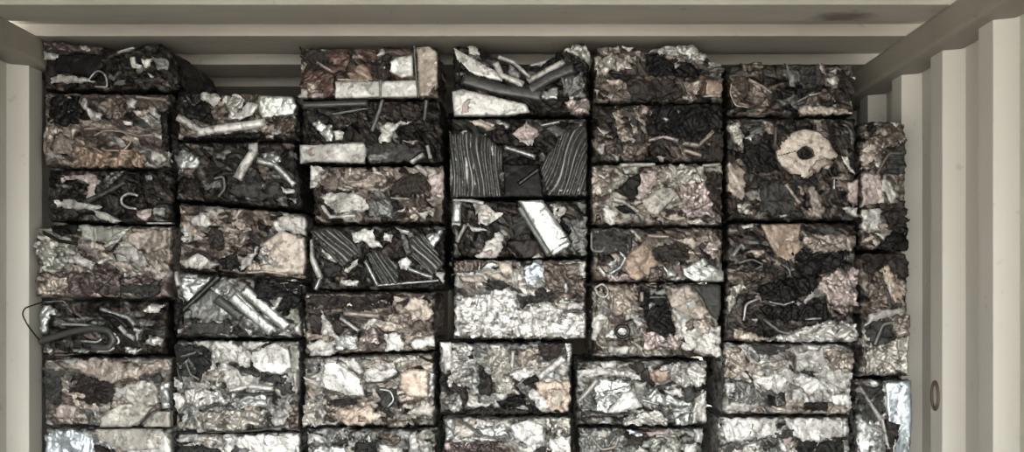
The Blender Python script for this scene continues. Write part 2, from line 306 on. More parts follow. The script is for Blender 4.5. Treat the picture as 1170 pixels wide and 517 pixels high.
# ---------------------------------------------------------------- the bales
BALES = r"""
#1a DK 48,48 207,208 48:47,100:51,148:57,160:49,178:46,196:55,207:72 48:104,208:105 | black glossy bale with two small white flakes, at the top left corner under the ceiling
@35,40
c m 85,35 240,40 330,60 430,75 540,95 540,125 400,130 230,120 90,110
f w 50,115 215,130 205,165 150,185 90,175
f w 340,85 400,70 440,110 400,122
L w 20 640,130 760,75
F k 220,150 420,135 540,150 540,240 440,300 150,270
f w 120,310 200,285 440,325 480,345 300,352 140,352
T s 14 440,330 490,270 530,270 565,310 575,390 480,385
f W 735,165 770,165 790,210 820,225 800,250 745,245
f W 825,185 905,175 875,240 835,240
f g 900,160 1030,190 1020,260 930,250
f w 860,285 925,300 900,330
c m 930,310 1050,340 1040,400 960,370
#1b BR 48,48 195,195 48:104,195:105 48:191,195:193 | brown bale with a round rusty swirl, second from top in the far left column
@35,100
c k 100,60 350,60 340,260 250,290 110,250
c B 90,300 150,250 230,300 320,280 350,310 310,380 200,340 160,420 150,500 80,500
f b 160,400 220,330 330,400 310,500 160,500
f w 360,110 400,80 420,130 500,200 530,240 480,250 420,210
c b 500,110 640,50 700,90 690,240 560,240
f w 700,85 780,90 770,150 720,155
f W 680,250 760,255 740,280 700,277
f w 870,150 920,150 970,220 940,240 890,200
f w 800,215 850,205 900,300 930,310 880,280
L B 20 780,70 900,85 1000,95
L B 16 400,310 600,300 800,360 910,350
c t 320,420 520,480 760,450 860,500 830,590 300,590
T B 14 480,360 560,320 700,330 760,400 700,470 560,470
f w 890,470 970,480 1010,540 960,570 890,540
c k 965,170 1050,170 1050,480 985,470
#1c DK 52,52 198,198 52:192,198:193 52:255,198:257 | black bale with a pale hooked strip, third from top in the far left column
@35,180
f p 190,140 260,120 480,125 515,180 490,240 430,325 400,310 425,210 380,165 250,160 225,205 200,240
f w 150,310 260,305 400,335 530,362 530,385 400,385 160,368
f w 455,385 560,410 670,470 600,480 470,440
L D 40 400,330 560,260 700,180
c g 540,120 700,100 640,170 540,230
T s 22 800,285 740,265 680,290 670,340 720,372 790,382
f p 780,390 850,375 905,370 890,440 840,475 800,440
f s 840,130 900,130 905,175 850,172
f n 920,370 1000,370 990,430 910,420
L w 22 860,497 1050,497
#1d BG 37,42 197,197 37:259,90:256,197:257 42:342,197:342 | pale grey-beige bale pressed against the left wall, above the bale with the wire loop
@30,250
c k 170,30 385,40 385,110 250,130 190,95
L k 25 120,100 240,165 400,190
f n 395,45 500,55 715,75 640,140 560,180 420,155
f W 560,195 710,130 645,185 590,210
c n 60,160 230,160 400,215 420,260 300,330 240,400 130,380 80,280
f B 720,105 900,85 1060,95 1040,200 950,250 830,230 760,180
c k 600,230 690,165 640,240 660,300
f w 640,240 760,195 830,240 945,365 880,365 740,290
f W 525,310 620,290 560,345
f w 310,290 400,270 500,320 490,380 420,350 320,330
c m 75,400 400,405 700,400 700,560 75,560
c B 80,430 330,430 300,560 100,560
f B 640,320 740,320 860,395 720,390
f w 560,470 665,455 640,495
c m 720,440 950,400 940,470 720,480
c D 700,490 900,490 1000,450 980,570 700,560
#1e DK 43,45 193,193 43:342,193:343 44:407,193:407 | black bale with a thin black wire loop sticking out against the left wall
@20,330
f s 180,110 270,140 300,195 240,190 215,335 180,335 165,200
L g 12 200,100 340,90 400,180
T D 55 170,390 400,320 560,290 680,310 720,380 680,440 560,430
T s 22 330,262 480,268 620,285 720,330 765,390 700,455 590,465
T s 18 480,385 600,398 630,370
L s 34 610,145 700,180 820,215 870,275
L w 32 750,280 800,330 865,370
T k 36 660,190 740,210 820,290
c w 930,150 1000,110 1080,120 1060,180 960,185
c w 970,340 1080,370 1070,430 940,415
c s 800,430 920,450 880,485 800,470
f w 210,445 265,450 240,490
f s 400,440 540,450 520,480 420,470
c w 860,290 935,290 900,380
f w 510,210 550,215 530,232
X k 12 185,100 50,145 33,190 80,280 160,380
#1f BG 48,48 196,196 48:408,196:408 48:489,196:489 | beige bale with a dark left half, directly below the bale with the wire loop
@35,400
f B 230,100 440,65 640,85 800,120 1000,80 1030,150 880,150 790,215 700,215 640,240 560,245 440,195 300,150
f w 230,75 350,70 400,110 300,130
f C 560,150 800,135 790,200 620,215
c h 270,170 400,185 500,220 620,245 630,330 560,410 400,400 270,380
c D 95,120 220,140 230,380 190,410 110,350
f p 185,430 280,395 335,430 330,510 190,510
c g 400,460 540,460 520,560 420,560
f W 455,455 500,455 490,492
f w 620,290 840,230 900,300 860,340 700,330 620,370
f e 640,330 830,230 930,260 950,380 870,440 720,390
F e 520,500 660,395 780,400 910,420 820,520 740,570 520,570
F e 850,520 940,455 1040,455 1040,570 830,570
L h 10 800,560 880,470 980,420
f s 960,250 1030,230 1035,430 970,440
c D 870,180 960,170 980,260 910,240
#1g WH 50,50 196,196 50:490,200:490 50:560,200:560 | bale with a smooth pale wedge-shaped sheet, lowest visible of the far left column
@35,437
f u 105,400 200,350 330,350 460,420 465,600 105,600
F e 475,350 780,345 960,350 1055,430 1045,500 700,510 600,475 500,435
F W 760,410 1000,390 1050,500 1040,620 780,600 700,500
c h 470,460 560,475 620,520 600,600 475,600
L g 10 330,370 300,560
#2a BR 200,200 338,340 200:105,232:104,300:108,338:110 200:160,340:160 | top bale of the second column, with a bent white rod across its front
@190,90
c k 90,95 240,95 330,220 350,335 250,320 100,270
f w 250,100 340,85 410,140 355,225 260,160
f b 290,200 340,230 440,190 460,260 360,320 300,270
c w 400,140 520,95 570,130 560,240 480,300 440,200
c b 540,100 680,130 640,170 590,170
F W 540,240 600,160 685,195 640,265 540,305 450,300 460,260
F q 680,125 930,125 965,200 940,265 700,295 680,240
f g 90,150 150,160 120,195
L w 50 80,285 160,325 260,395
L W 62 230,400 400,370 560,350 730,325
c b 790,300 980,280 950,400 820,420
f w 770,345 840,330 850,405 780,415
c k 170,440 560,400 700,400 740,440 400,450
#2b DK 200,198 338,351 200:160,338:160 198:230,351:242 | black bale with a pale upright rod, second from top in the second column
@190,160
f s 50,130 110,55 180,90 265,170 200,205 130,235 80,200
c k 110,90 170,110 160,140 90,120
L w 72 640,20 645,90 570,200 525,290
L p 40 580,170 550,270
f s 690,95 800,70 850,140 820,200 720,175
L s 48 670,150 800,185 870,250 950,340
f g 750,240 840,250 850,285 780,282
f w 840,350 960,370 945,400 860,395
f s 880,430 970,430 960,475
T g 18 360,290 430,270 440,370 390,420
c D 500,330 820,300 860,420 700,450 480,400
f w 630,330 665,335 650,360
f w 690,320 730,330 715,360
f g 280,350 340,355 300,380
#2c BR 202,202 351,350 202:230,351:243 202:309,350:321 | tilted brown bale with a smooth cream sheet at its lower right, between two black bales
@190,235
f w 95,425 230,335 385,440 240,470 110,455
f w 170,80 270,55 350,130 300,170 200,145
f w 205,205 295,250 200,255
c B 420,130 560,80 640,150 600,260 520,330 430,250
f p 450,30 560,30 530,110
c h 310,180 420,170 430,330 310,330
c k 390,400 520,340 545,470 400,470
f w 525,445 630,345 685,315 620,450 560,475
F C 690,290 850,185 1020,240 1030,400 1010,510 700,500
c w 690,300 760,280 790,430 700,450
f w 790,140 850,80 1045,85 1050,185 1020,225 900,195 810,190
c k 670,120 780,150 760,200 690,190
L C 16 600,497 740,488 900,512
#2d GY 198,198 345,344 198:309,345:322 198:388,344:388 | grey bale with a long slanted silver channel section across it, in the second column
@190,310
f s 100,50 330,50 150,245 95,150
L w 40 65,5 90,110
c k 50,190 130,180 130,420 60,440
f g 160,270 400,70 500,80 470,150 400,190 540,330 420,370 300,385 180,325
f s 325,115 480,110 470,165 400,190
f s 380,240 500,320 410,345 330,300
L k 48 115,300 395,35
c k 640,70 1040,75 1040,230 880,330 690,210
f D 180,380 480,385 480,470 180,470
L D 70 370,200 560,350
L s 80 480,185 790,450
L q 75 570,130 900,420
L W 16 520,160 810,445
f W 765,210 865,200 800,295 770,285
f W 440,410 500,400 480,450
f W 585,425 645,440 620,478
f w 950,410 1030,370 1020,480 960,465
#2e GY 198,198 343,343 198:389,343:389 198:495,343:495 | large grey-white bale with a bright round-cornered white panel, in the second column
@190,385
c d 60,60 330,80 340,200 230,330 90,270
T g 15 150,190 180,280 250,320
L g 24 100,150 240,110 340,180
f w 200,15 480,35 560,75 540,180 480,195 350,190 330,110
f n 340,60 450,100 460,190 360,185
f w 560,40 760,40 640,100 560,100
f w 500,105 620,105 625,240 540,215
f n 915,50 1000,75 980,270 925,265
F W 630,115 800,45 905,95 925,220 860,280 700,265 630,225
f w 380,205 500,215 560,280 700,300 700,345 580,375 450,385 400,290
c e 260,290 400,220 440,330 330,360
L W 34 470,400 620,365 790,385
f W 35,305 130,340 120,385 50,375
c D 550,225 720,270 890,310 880,350 740,330 600,275
c w 130,380 330,400 540,410 540,480 240,520 140,480
@190,437
f W 55,85 110,75 150,160 80,215
c e 250,230 500,195 760,210 700,300 520,390 300,380
c s 500,110 740,90 760,180 520,190
f C 580,180 660,175 655,218 585,218
L D 20 280,205 360,160 440,170 540,90 800,85
f w 780,280 930,225 870,315 800,330
c b 900,240 1000,150 1005,330 920,350
f w 220,240 260,300 300,400 240,390
L D 16 310,415 450,385 700,350 870,320
#2f WH 200,200 343,343 195:495,343:495 195:565,343:565 | white crumpled bale, lowest of the second column at the bottom edge
@190,437
f W 430,410 700,385 980,380 985,600 440,600
f w 60,430 230,385 240,440 90,450
c d 50,460 280,470 420,520 420,600 50,600
L g 10 735,370 735,460
c g 480,460 620,500 600,600 470,560
#3a RD 340,340 500,504 340:53,420:52,500:51 340:113,504:113 | rusty reddish bale with a straight white bar along its bottom, top of the third column
@335,45
c r 30,250 250,230 320,320 290,430 60,430
c h 40,60 280,90 300,230 100,240
c r 240,100 420,120 400,240 280,250
L p 18 175,170 305,248
f t 400,250 520,170 570,230 600,305 440,305
c h 560,160 700,100 720,200 690,300 610,300
f W 615,125 660,65 680,100 640,125
F W 665,210 760,135 880,115 885,270 800,285 720,240
F W 310,312 920,305 930,425 310,435
F C 905,60 1000,50 1065,100 1065,350 1000,425 935,425
f w 35,440 60,370 120,365 100,445
f p 130,395 230,405 230,445 130,440
c B 110,320 180,300 180,400 100,390
L n 22 645,300 645,435
L g 12 895,50 920,430
L C 16 330,300 560,310
#3b DK 343,342 505,510 343:113,505:113 342:188,510:188 | dark bale with a whitish bar ending halfway, second from top in the third column
@335,110
L D 50 60,65 550,50
L g 16 280,135 550,90
f q 130,195 200,180 290,230 300,345 250,345 190,270
f w 300,250 380,260 370,330 310,330
f w 635,340 650,205 760,195 865,185 740,262 720,355
L g 26 660,0 640,100 580,260
L g 24 985,30 970,185
f D 550,350 780,345 960,400 870,485 550,495
f g 560,440 740,400 700,470 560,480
F w 25,360 520,340 545,400 525,495 140,485 25,500 15,420
f p 70,385 165,380 160,445 70,445
f p 805,330 925,335 890,365
L w 32 865,495 965,430
L w 26 990,365 1015,460
f g 370,205 440,205 400,230
#3c BR 353,357 508,508 353:188,508:188 357:256,508:256 | brown and beige mottled bale in the third column, above a dark bale of slanted strips
@340,180
f w 85,55 215,80 170,140 150,235 90,225
f b 180,160 330,85 300,240 190,240
c B 330,90 560,80 680,120 660,260 500,240 320,240
f C 440,150 540,130 560,230 470,220
f w 160,280 230,245 430,265 525,300 525,400 300,420 180,345
L w 30 175,350 240,440 430,430
c h 700,170 860,120 960,130 960,250 820,290 690,270
L w 40 870,50 965,130
f p 960,150 1080,90 1085,300 1000,285
f W 885,410 965,405 940,460
c g 520,310 700,320 700,450 540,450
L e 16 690,300 830,310
f w 730,400 800,370 810,410
c B 820,370 900,380 890,470 820,460
#3d DK 353,353 510,510 353:257,510:256 353:333,510:333 | dark grey bale of slanted ribbed strips with a bright crumpled scrap at its top
@340,255
r D 1,1.1 90,60 240,35 340,60 470,220 340,320 200,190
L w 45 55,120 100,250 170,410
L s 30 170,400 130,500
f W 375,70 470,55 560,45 560,110 645,185 560,185 480,140 420,150
c w 640,75 710,90 690,145 640,130
f w 185,190 300,290 260,305 190,235
f w 350,340 460,245 440,310 380,375
f k 190,250 330,320 330,400 200,400
r D .55,1 510,225 600,205 740,300 750,450 620,455
L s 30 500,280 595,465
L s 18 590,462 1045,425
f W 745,295 800,245 845,290 820,335 760,345
r D .8,1 830,110 930,80 1090,300 1000,390 840,240
f w 720,30 830,60 815,95 740,50
f s 925,100 1085,45 1010,190 960,140
L s 32 820,340 1000,405
f W 1010,365 1085,365 1080,450
f w 320,420 455,425 440,470 320,455
#3e BR 346,346 498,498 346:333,498:333 346:408,498:402 | bale with a dark brown upper left and cream lower right, in the third column
@335,330
c h 80,50 600,50 700,140 560,170 300,150 90,170
c h 100,180 340,200 370,340 120,340
c k 610,50 740,30 740,130 650,150
L B 36 370,185 480,190 640,205
L w 26 345,215 485,315
f w 5,310 60,250 90,360
f w 105,400 200,380 310,400 300,490 120,500
f C 820,125 880,55 1000,105 1035,190 980,250 870,220
c B 640,190 860,180 880,260 700,250
f C 590,260 740,240 830,300 680,320
c p 480,270 620,290 640,400 500,400
f W 675,330 800,335 825,445 680,465
f W 850,385 1040,345 1055,425 900,450
f s 300,355 480,340 480,450 320,445
f w 200,150 350,370 210,345
T B 14 880,170 930,150 960,190 920,220
#3f BG 345,345 498,498 345:408,498:402 345:489,498:489 | bale with a large white panel and a pale orange patch, in the third column
@335,400
c g 70,90 210,60 210,190 90,200
f w 330,65 450,65 520,160 480,185
F W 225,90 320,85 500,215 525,340 420,345 240,300 195,220
f w 65,200 210,240 240,285 130,260
f w 520,140 740,80 785,175 640,260 525,245
L D 12 520,250 660,240 780,180
c w 480,60 900,50 960,100 700,85
F a 795,175 860,140 995,150 995,355 850,345 785,285
f s 1000,150 1045,180 1045,350 1000,350
c D 610,290 770,290 790,440 660,420
T s 14 640,290 720,300 750,370 700,420
f e 840,480 960,370 1055,425 1030,490
@335,437
f a 320,205 560,170 650,240 560,320 420,320 330,285
c b 480,230 550,240 540,300 480,290
c e 75,170 240,120 240,320 80,330
c h 250,130 480,110 480,160 260,180
c B 700,280 860,285 830,350 700,350
#3g GY 348,348 500,500 348:489,500:489 348:560,500:560 | grey crumpled bale, lowest of the third column at the bottom edge
@335,437
f w 100,370 200,385 270,465 160,440
c g 370,360 620,370 620,440 400,440
f w 340,350 385,340 360,440
c d 450,440 620,430 620,600 450,600
f w 850,370 905,370 950,600 860,600
f w 630,460 820,490 800,600 650,560
f w 920,420 1010,440 1010,600 960,600
c b 640,380 800,390 760,470 650,450
f s 150,470 360,470 400,440 380,600 150,600
#4a DK 516,515 675,675 516:50,545:50,562:62,598:72,632:66,650:50,668:46,675:62 515:133,675:133 | black bale with white bars in a wide V shape, top of the fourth column
@505,45
F W 85,60 180,105 390,225 450,305 330,285 200,245 110,150
f w 185,50 250,45 285,110 200,110
L w 28 415,125 530,170 655,285
L w 48 395,170 440,265 600,335
f g 500,190 590,260 560,300 480,250
L D 85 150,290 400,365 740,420
L w 44 635,310 760,240 905,165
L D 80 640,380 800,280 980,210
f w 650,190 790,95 735,200
c w 895,50 1000,15 1110,95 1085,190 1000,120 920,90
c k 800,60 880,60 900,140 740,250 640,240 740,200
f s 695,400 855,350 855,445 780,445
F W 75,390 150,370 440,440 620,480 650,540 480,580 90,580
f p 95,460 210,450 190,550 100,550
c g 880,280 1040,250 1050,440 900,420
f W 935,420 985,425 950,460
f k 390,480 430,480 410,500
c p 900,470 1080,440 1090,560 950,560
#4b DK 513,513 672,672 513:133,672:133 513:227,672:227 | black bale of fluted sheets with pale vertical highlights, second from top in the fourth column
@505,125
f C 195,85 300,75 395,110 385,155 280,135
f s 385,65 500,105 485,145 400,110
f p 500,180 620,90 725,150 665,265 590,245
f w 560,220 670,220 640,270
r D .05,1 60,180 240,170 330,200 440,300 450,650 60,650
L W 34 110,330 85,520
L W 42 190,350 170,560
L w 24 225,400 245,570
L s 14 320,180 325,480
L s 26 365,250 378,350
r D -.42,1 720,430 900,170 1060,120 1085,200 1060,640 780,640
L s 14 900,180 760,410
L s 20 1030,110 870,450
L s 14 1050,230 1010,560
L s 34 460,280 690,355
F k 450,400 720,410 750,650 460,650
f w 130,170 185,160 170,220
L s 20 730,125 870,95
L k 40 560,560 720,440
f w 860,590 1020,580 1010,610 860,612
#4c DK 515,515 672,672 515:227,672:227 515:296,672:296 | dark bale with a broad pale channel slanting down rightward, in the fourth column
@505,215
L s 65 115,100 105,260
f W 65,220 130,220 130,275 70,275
L w 30 80,50 200,90 310,115
f w 195,100 330,115 400,175 485,180 340,295 260,260 250,180
f p 290,140 380,170 360,220 300,200
f w 185,265 375,320 220,325
L w 26 175,270 110,400
f w 245,510 420,305 465,340 435,510 330,540
f p 310,470 390,440 370,510
c D 510,200 630,200 640,330 540,380
f h 470,390 700,380 760,520 600,520
L g 40 570,140 790,490
F q 560,95 745,90 920,350 960,420 820,505 760,430 600,150
L D 10 790,400 930,360
c w 800,125 880,105 915,160 860,260 820,200
f k 835,150 865,150 860,180 840,180
c g 930,240 1070,220 1070,500 960,500
f w 665,520 710,480 745,530
#4d CW 517,517 670,670 517:296,670:296 517:389,670:389 | bright white crumpled bale with a brownish top edge, in the fourth column
@505,290
c b 90,60 240,45 420,50 420,110 300,120 180,150 100,140
f B 230,120 420,140 530,200 530,235 380,185
f C 420,60 520,65 535,190 430,150
f B 100,165 300,165 340,215 160,215
c D 320,220 440,200 540,240 420,270
c b 740,55 1060,50 1060,330 840,340 780,260 760,160
f w 1000,80 1070,60 1075,200 1035,200
f s 890,210 930,210 930,340 900,340
c D 690,260 760,220 860,330 760,330
f u 600,110 700,15 745,55 755,165 680,245 620,235
c W 95,345 250,320 340,290 440,260 540,270 555,390 600,430 640,385 780,360 870,410 1060,440 1075,560 1010,620 100,610
c D 560,310 770,310 760,360 620,380 570,440
L n 8 330,350 330,470
L g 14 900,440 1000,420
f w 910,370 1050,360 1040,410 930,420
#4e GY 500,500 654,653 500:391,654:391 500:475,653:475 | grey bale with a short slanted white rod, second lowest in the fourth column
@495,370
F W 50,130 130,130 140,335 90,355
c w 140,150 330,150 330,440 110,460
c k 240,190 300,190 300,260 250,260
c e 380,160 560,170 570,400 640,520 460,520 430,350
L w 30 590,200 580,330
c B 620,200 790,170 780,320 620,320
c h 780,150 980,150 940,260 800,290
f W 560,385 620,330 745,330 745,380 640,425
L W 50 780,405 965,250
f k 650,430 760,370 780,420 680,460
c h 340,290 440,430 420,540 340,520
c w 970,140 1030,150 1030,250 1000,280
@495,437
f W 690,60 780,60 870,205 800,205 720,130
f a 750,0 1000,-10 1015,140 985,215 860,205 780,90
f C 860,60 960,40 990,150 880,180
c k 470,150 640,85 690,160 540,205
c k 690,160 800,200 800,235 700,230
c h 220,210 400,185 700,200 700,235 200,235
c w 105,160 200,95 225,190 150,225
f w 270,80 330,100 330,150 400,150 440,90 460,120 400,180 240,190
#4f CW 507,507 653,653 507:476,653:476 507:560,653:560 | white bale with a big bright rounded patch, lowest visible of the fourth column
@495,437
f s 85,275 170,270 140,440 90,440
f e 150,410 240,320 310,370 280,415
f W 350,290 450,290 445,335 360,325
f s 300,340 540,310 560,400 380,420
F W 560,320 680,270 810,320 825,450 700,480 600,410
c e 830,260 1030,260 1030,380 940,430 850,340
f W 850,420 1030,400 1030,600 870,600
c m 85,440 500,430 560,480 600,600 90,600
L g 14 230,300 340,390 500,430
L W 16 280,410 460,430
c D 770,480 850,470 900,520 850,600 760,600
f p 80,450 130,450 130,500 80,500
#5a BR 678,678 828,828 678:55,700:52,740:53,795:49,812:66,828:71 678:118,828:118 | brown-grey bale with a dark curved slit and orange scrap, top of the fifth column
@665,45
c e 90,130 250,90 340,150 400,220 200,230 170,270 110,300
f w 290,50 385,55 350,100
c B 110,60 270,50 290,110 130,120
c w 460,100 640,40 800,30 870,70 930,130 900,180 800,150 620,110
c k 485,120 620,110 800,180 900,230 860,285 600,270 490,270
f k 170,232 290,262 430,258 400,290 330,305 250,290
f C 185,300 290,300 270,345 200,335
f w 670,180 725,190 700,215
f w 360,130 400,130 390,165
c B 740,320 880,300 860,410 780,410
f t 900,300 1040,300 1020,425 900,420
L w 14 890,425 1020,418
L r 30 905,320 890,410
c g 940,190 1035,220 1010,290 940,280
c h 330,310 700,290 740,440 360,450
f w 90,370 130,380 110,420
c w 170,420 230,400 230,450
#5b DB 675,675 827,827 675:118,827:118 675:186,827:186 | dark brown bale, beige at its left end only, second from top in the fifth column
@665,110
c B 210,110 300,65 430,60 430,280 360,340 270,320 240,180
c h 290,150 365,135 365,225 300,225
c h 80,140 200,130 240,200 120,210
f w 105,220 195,270 160,305
f w 95,390 185,345 140,440
c b 70,310 240,310 260,440 90,440
f w 360,310 400,320 380,350
f p 440,60 540,120 440,145
c k 470,70 700,40 1040,40 1040,240 900,310 700,310 480,290
f s 590,165 645,170 620,195
f s 700,100 760,110 710,130
L p 24 490,330 600,300 710,330
L B 32 740,350 860,365 970,260
L C 26 750,400 880,440
f w 550,450 615,450 600,485
c b 300,350 500,350 480,440 300,440
c h 960,280 1040,260 1040,480 920,480
f w 220,430 290,430 260,480
#5c BG 675,675 828,828 675:186,828:186 675:259,828:259 | beige bale with a smooth pale leaf-shaped sheet at its centre, in the fifth column
@665,180
c B 70,100 210,90 230,250 80,290
f n 290,70 430,60 400,120 310,120
f k 240,260 310,180 430,105 440,130 400,300 360,320 300,290
f p 440,110 555,95 545,220 470,260 430,340 395,300
F e 440,315 590,215 685,240 695,290 600,385 540,435 480,400
f W 155,380 200,360 265,410 240,495 175,495
c k 230,360 350,340 440,405 300,420
L w 28 230,310 310,330 420,405
f B 590,445 700,405 765,455 680,470
c e 565,60 900,50 900,180 700,210 570,160
c p 700,200 930,180 980,430 760,440
c h 900,100 1035,120 1035,430 970,400
L w 28 280,60 540,52
L w 24 890,65 1020,52
f w 640,190 700,190 690,230
T b 20 90,480 100,410 140,420 150,490
#5d BR 675,675 828,828 675:259,828:259 675:323,828:323 | bale with a tan triangle and a folded silver scrap, in the fifth column
@665,255
c D 60,60 330,60 330,220 180,230 80,210
T g 20 65,70 70,205 150,215 170,170
L s 36 245,180 320,260 280,330 180,395
c s 190,300 260,260 280,380 200,400
L w 30 115,320 175,395
c p 180,380 320,380 400,440 200,440
f t 315,270 400,170 460,145 510,180 565,310 500,385 400,440 330,400
f D 330,100 370,90 360,240
c h 510,170 700,140 800,200 760,290 600,300 540,240
f C 680,120 820,105 875,150 830,195 740,150
F q 740,340 900,255 935,300 1055,360 1055,445 830,445 750,390
f D 850,330 950,290 900,385 850,360
L D 10 770,360 840,400
f s 600,320 700,370 690,410 640,405
c b 500,330 600,330 620,430 480,440
c p 890,150 1030,130 1000,260 920,240
L B 22 480,95 640,105
#5e BG 675,675 824,824 675:323,824:323 675:410,824:410 | bale with a dark middle and a small black-ringed white spot, in the fifth column
@665,320
c B 205,90 380,40 400,150 340,260 260,275 195,200
T e 18 95,60 150,25 195,70 185,130 120,120 95,60
c h 110,60 170,55 165,100 120,100
f w 70,280 150,240 200,300 160,330 100,460 75,440
f W 170,430 240,330 245,430
c k 420,40 640,40 640,200 700,400 600,420 480,370 440,200
T k 26 245,380 270,340 330,340 350,390 320,425 270,425 245,385
f W 260,375 290,355 335,365 330,410 275,415
L g 14 500,130 620,130
f g 500,60 620,60 620,110 500,110
f s 480,180 540,170 530,215 500,225
L p 26 440,90 440,160
f w 320,255 420,255 445,350 400,360 380,290 330,300
c p 440,360 700,400 740,500 440,520
f w 350,430 440,500 480,590 380,480
f B 650,60 810,45 870,140 940,240 890,300 760,290 650,200
f w 660,200 840,300 1030,350 1035,570 740,520 700,380
c B 760,310 900,280 960,400 760,440
f W 755,180 830,140 905,215 820,245
F D 805,40 1050,40 1045,200 1010,260 980,290 940,250 880,130
f h 740,410 830,520 830,570 740,560
f w 200,490 360,490 330,550 200,540
#5f GY 657,657 808,808 657:411,808:411 657:488,808:488 | silvery bale with a bright white wedge left of its middle, in the fifth column
@650,400
f w 40,150 220,125 520,175 540,230 430,205 230,195 80,205
f w 230,90 350,90 360,150 240,140
f q 225,210 450,230 470,300 350,330 260,355 170,330
c g 60,340 180,320 210,430 90,440
f s 200,300 350,320 290,470 200,460
f W 215,360 295,345 260,420
L w 36 210,220 130,320 60,390
F W 335,400 400,310 470,305 545,420 400,460 265,475
c h 440,95 560,90 600,200 640,280 540,260 470,140
f n 470,230 570,240 560,330 500,340
f t 600,160 750,150 720,230 610,265
c w 740,100 1020,85 1020,260 800,265 760,180
f W 700,300 830,280 850,345 760,340
f s 550,365 640,285 760,350 900,380 890,430 650,400
L W 14 545,370 660,400
f D 845,280 900,265 925,320 915,390 860,385
f w 925,350 1010,300 1015,530 910,530
c w 400,490 640,440 740,520 700,565 400,565
f W 760,460 870,445 780,505
f s 780,510 900,450 900,550 780,560
L D 12 120,450 300,485 450,470
#5g GY 660,660 805,805 660:489,805:489 660:560,805:560 | grey bale with a thin pale crescent near its top, lowest of the fifth column
@650,437
c g 80,340 400,330 430,600 80,600
f e 200,370 280,355 310,430 250,480 200,440
T B 18 160,400 240,500 340,480 370,400
f u 425,345 540,375 560,400 500,405 440,380
f p 570,370 740,345 745,385 600,400
f w 470,520 530,470 590,520 580,600 480,600
c h 430,390 560,410 540,470 450,460
f w 925,350 1000,345 985,450 935,440
f W 850,460 940,445 940,600 860,600
c n 600,420 820,360 840,560 620,580
#6a DB 830,831 978,978 830:72,860:71,978:71 831:133,978:133 | dark brown bale with a thin upright pale sliver, top of the sixth column
@820,55
c b 80,200 200,190 400,330 380,440 120,440
L B 16 230,230 330,280 400,330
T B 14 100,260 90,340 130,430 230,440
f g 495,105 560,180 585,300 530,265
c D 590,150 760,120 780,280 620,320
f B 740,90 790,100 800,200 770,180
f w 805,230 870,195 885,270 840,275
f p 820,170 880,150 880,200
c m 890,155 980,160 970,205
c h 890,210 1010,230 1010,350 900,320
c b 660,340 850,300 860,400 640,420
f C 590,465 640,425 800,430 990,455 990,487 620,495
f w 840,420 880,415 870,440
L w 12 600,390 680,350 760,335
f g 430,370 515,410 480,430
c b 170,110 330,100 330,160 190,170
f s 960,200 1020,215 1010,240
#6b DB 830,830 980,980 830:133,980:133 830:253,980:253 | large dark bale with a round cream disc that has a hole, in the sixth column
@820,120
c e 65,150 160,100 190,240 180,330 110,290
c g 200,150 340,160 340,230 240,210
f W 205,235 270,215 250,265
c k 130,330 420,260 430,500 220,520
L b 22 430,160 420,320
c h 850,230 980,200 1000,340 900,330
O C 430,345 480,250 560,200 640,180 740,200 820,270 850,330 890,370 850,435 770,460 700,520 635,545 540,505 470,450 435,390 / 575,350 640,298 700,325 715,380 650,410 600,400
L k 12 440,378 575,345
f h 662,205 682,205 682,245 665,248
f h 535,425 555,425 553,445 537,445
f h 755,370 775,370 772,388 757,388
f B 720,400 850,380 840,430 700,510 650,540
f w 905,370 950,385 1005,515 960,490
@820,180
f C 55,60 100,30 130,80 200,90 205,230 190,320 130,300 60,250
c e 130,340 240,320 260,420 160,420
c h 70,300 140,320 140,420 80,430
L B 28 495,200 600,345
c D 320,180 480,180 610,430 300,410
f B 670,220 720,215 785,380 770,450 690,440
L s 14 850,160 850,240
f w 915,370 1025,375 1035,445 970,430
f p 950,190 1035,170 1045,360 960,320
f w 450,428 500,425 500,440 455,442
#6c DB 831,826 982,978 831:253,982:253 826:392,978:392 | tall dark bale with a tan pointed scrap at its top, in the sixth column
@820,250
f w 165,45 270,38 265,68 185,75
F t 320,40 620,40 610,140 640,200 560,300 510,325 440,280 370,170
f C 490,90 570,80 570,160 500,170
f C 390,130 460,180 450,230 400,180
c B 630,110 1000,120 1045,190 980,235 700,245 610,200
f h 700,165 810,160 800,195 700,190
L e 14 620,90 740,240
c k 540,260 960,240 960,320 860,380 700,440 560,440
L g 16 190,430 270,380 330,350
L n 26 110,280 170,190 200,230
T g 14 150,330 250,300 330,340
T g 14 470,340 520,370 530,420
c b 60,400 300,380 380,440 100,480
c p 720,480 900,360 1035,370 1035,640 860,650 780,560
@820,320
c e 60,150 90,60 190,10 220,60 150,100 90,280
T s 20 290,140 200,180 185,300
L s 18 370,160 480,185 560,160
f w 555,205 620,160 690,85 715,110 650,195
c k 290,40 720,-40 740,40 700,100 480,170 330,150
c k 300,200 800,170 835,280 600,310 380,290
f w 410,218 455,220 440,252
f w 250,290 300,290 280,325
T g 20 330,290 440,380 540,400
c w 320,445 540,380 640,345 820,300 1010,330 1015,460 600,465
f W 540,390 700,350 680,400 560,410
f W 720,360 810,320 780,350
c C 110,350 240,390 380,440 200,465 120,430
c h 180,370 280,340 330,400 220,400
f p 845,215 920,200 930,265
L w 16 640,290 750,285
#6d CW 826,824 977,975 826:392,977:392 824:476,975:476 | cream-white crumpled bale directly above the lowest visible bale of the sixth column
%4.07
@810,390
c C 70,25 160,50 200,130 130,165 75,150
c e 155,70 200,120 280,100 385,80 385,130 220,145
c D 200,22 400,25 310,65 230,60
f W 190,185 380,125 392,190 330,250 250,215
f w 400,60 520,30 560,110 480,125 400,150
c C 540,30 675,50 670,140 570,120
f W 400,180 430,150 520,185 560,225 450,245
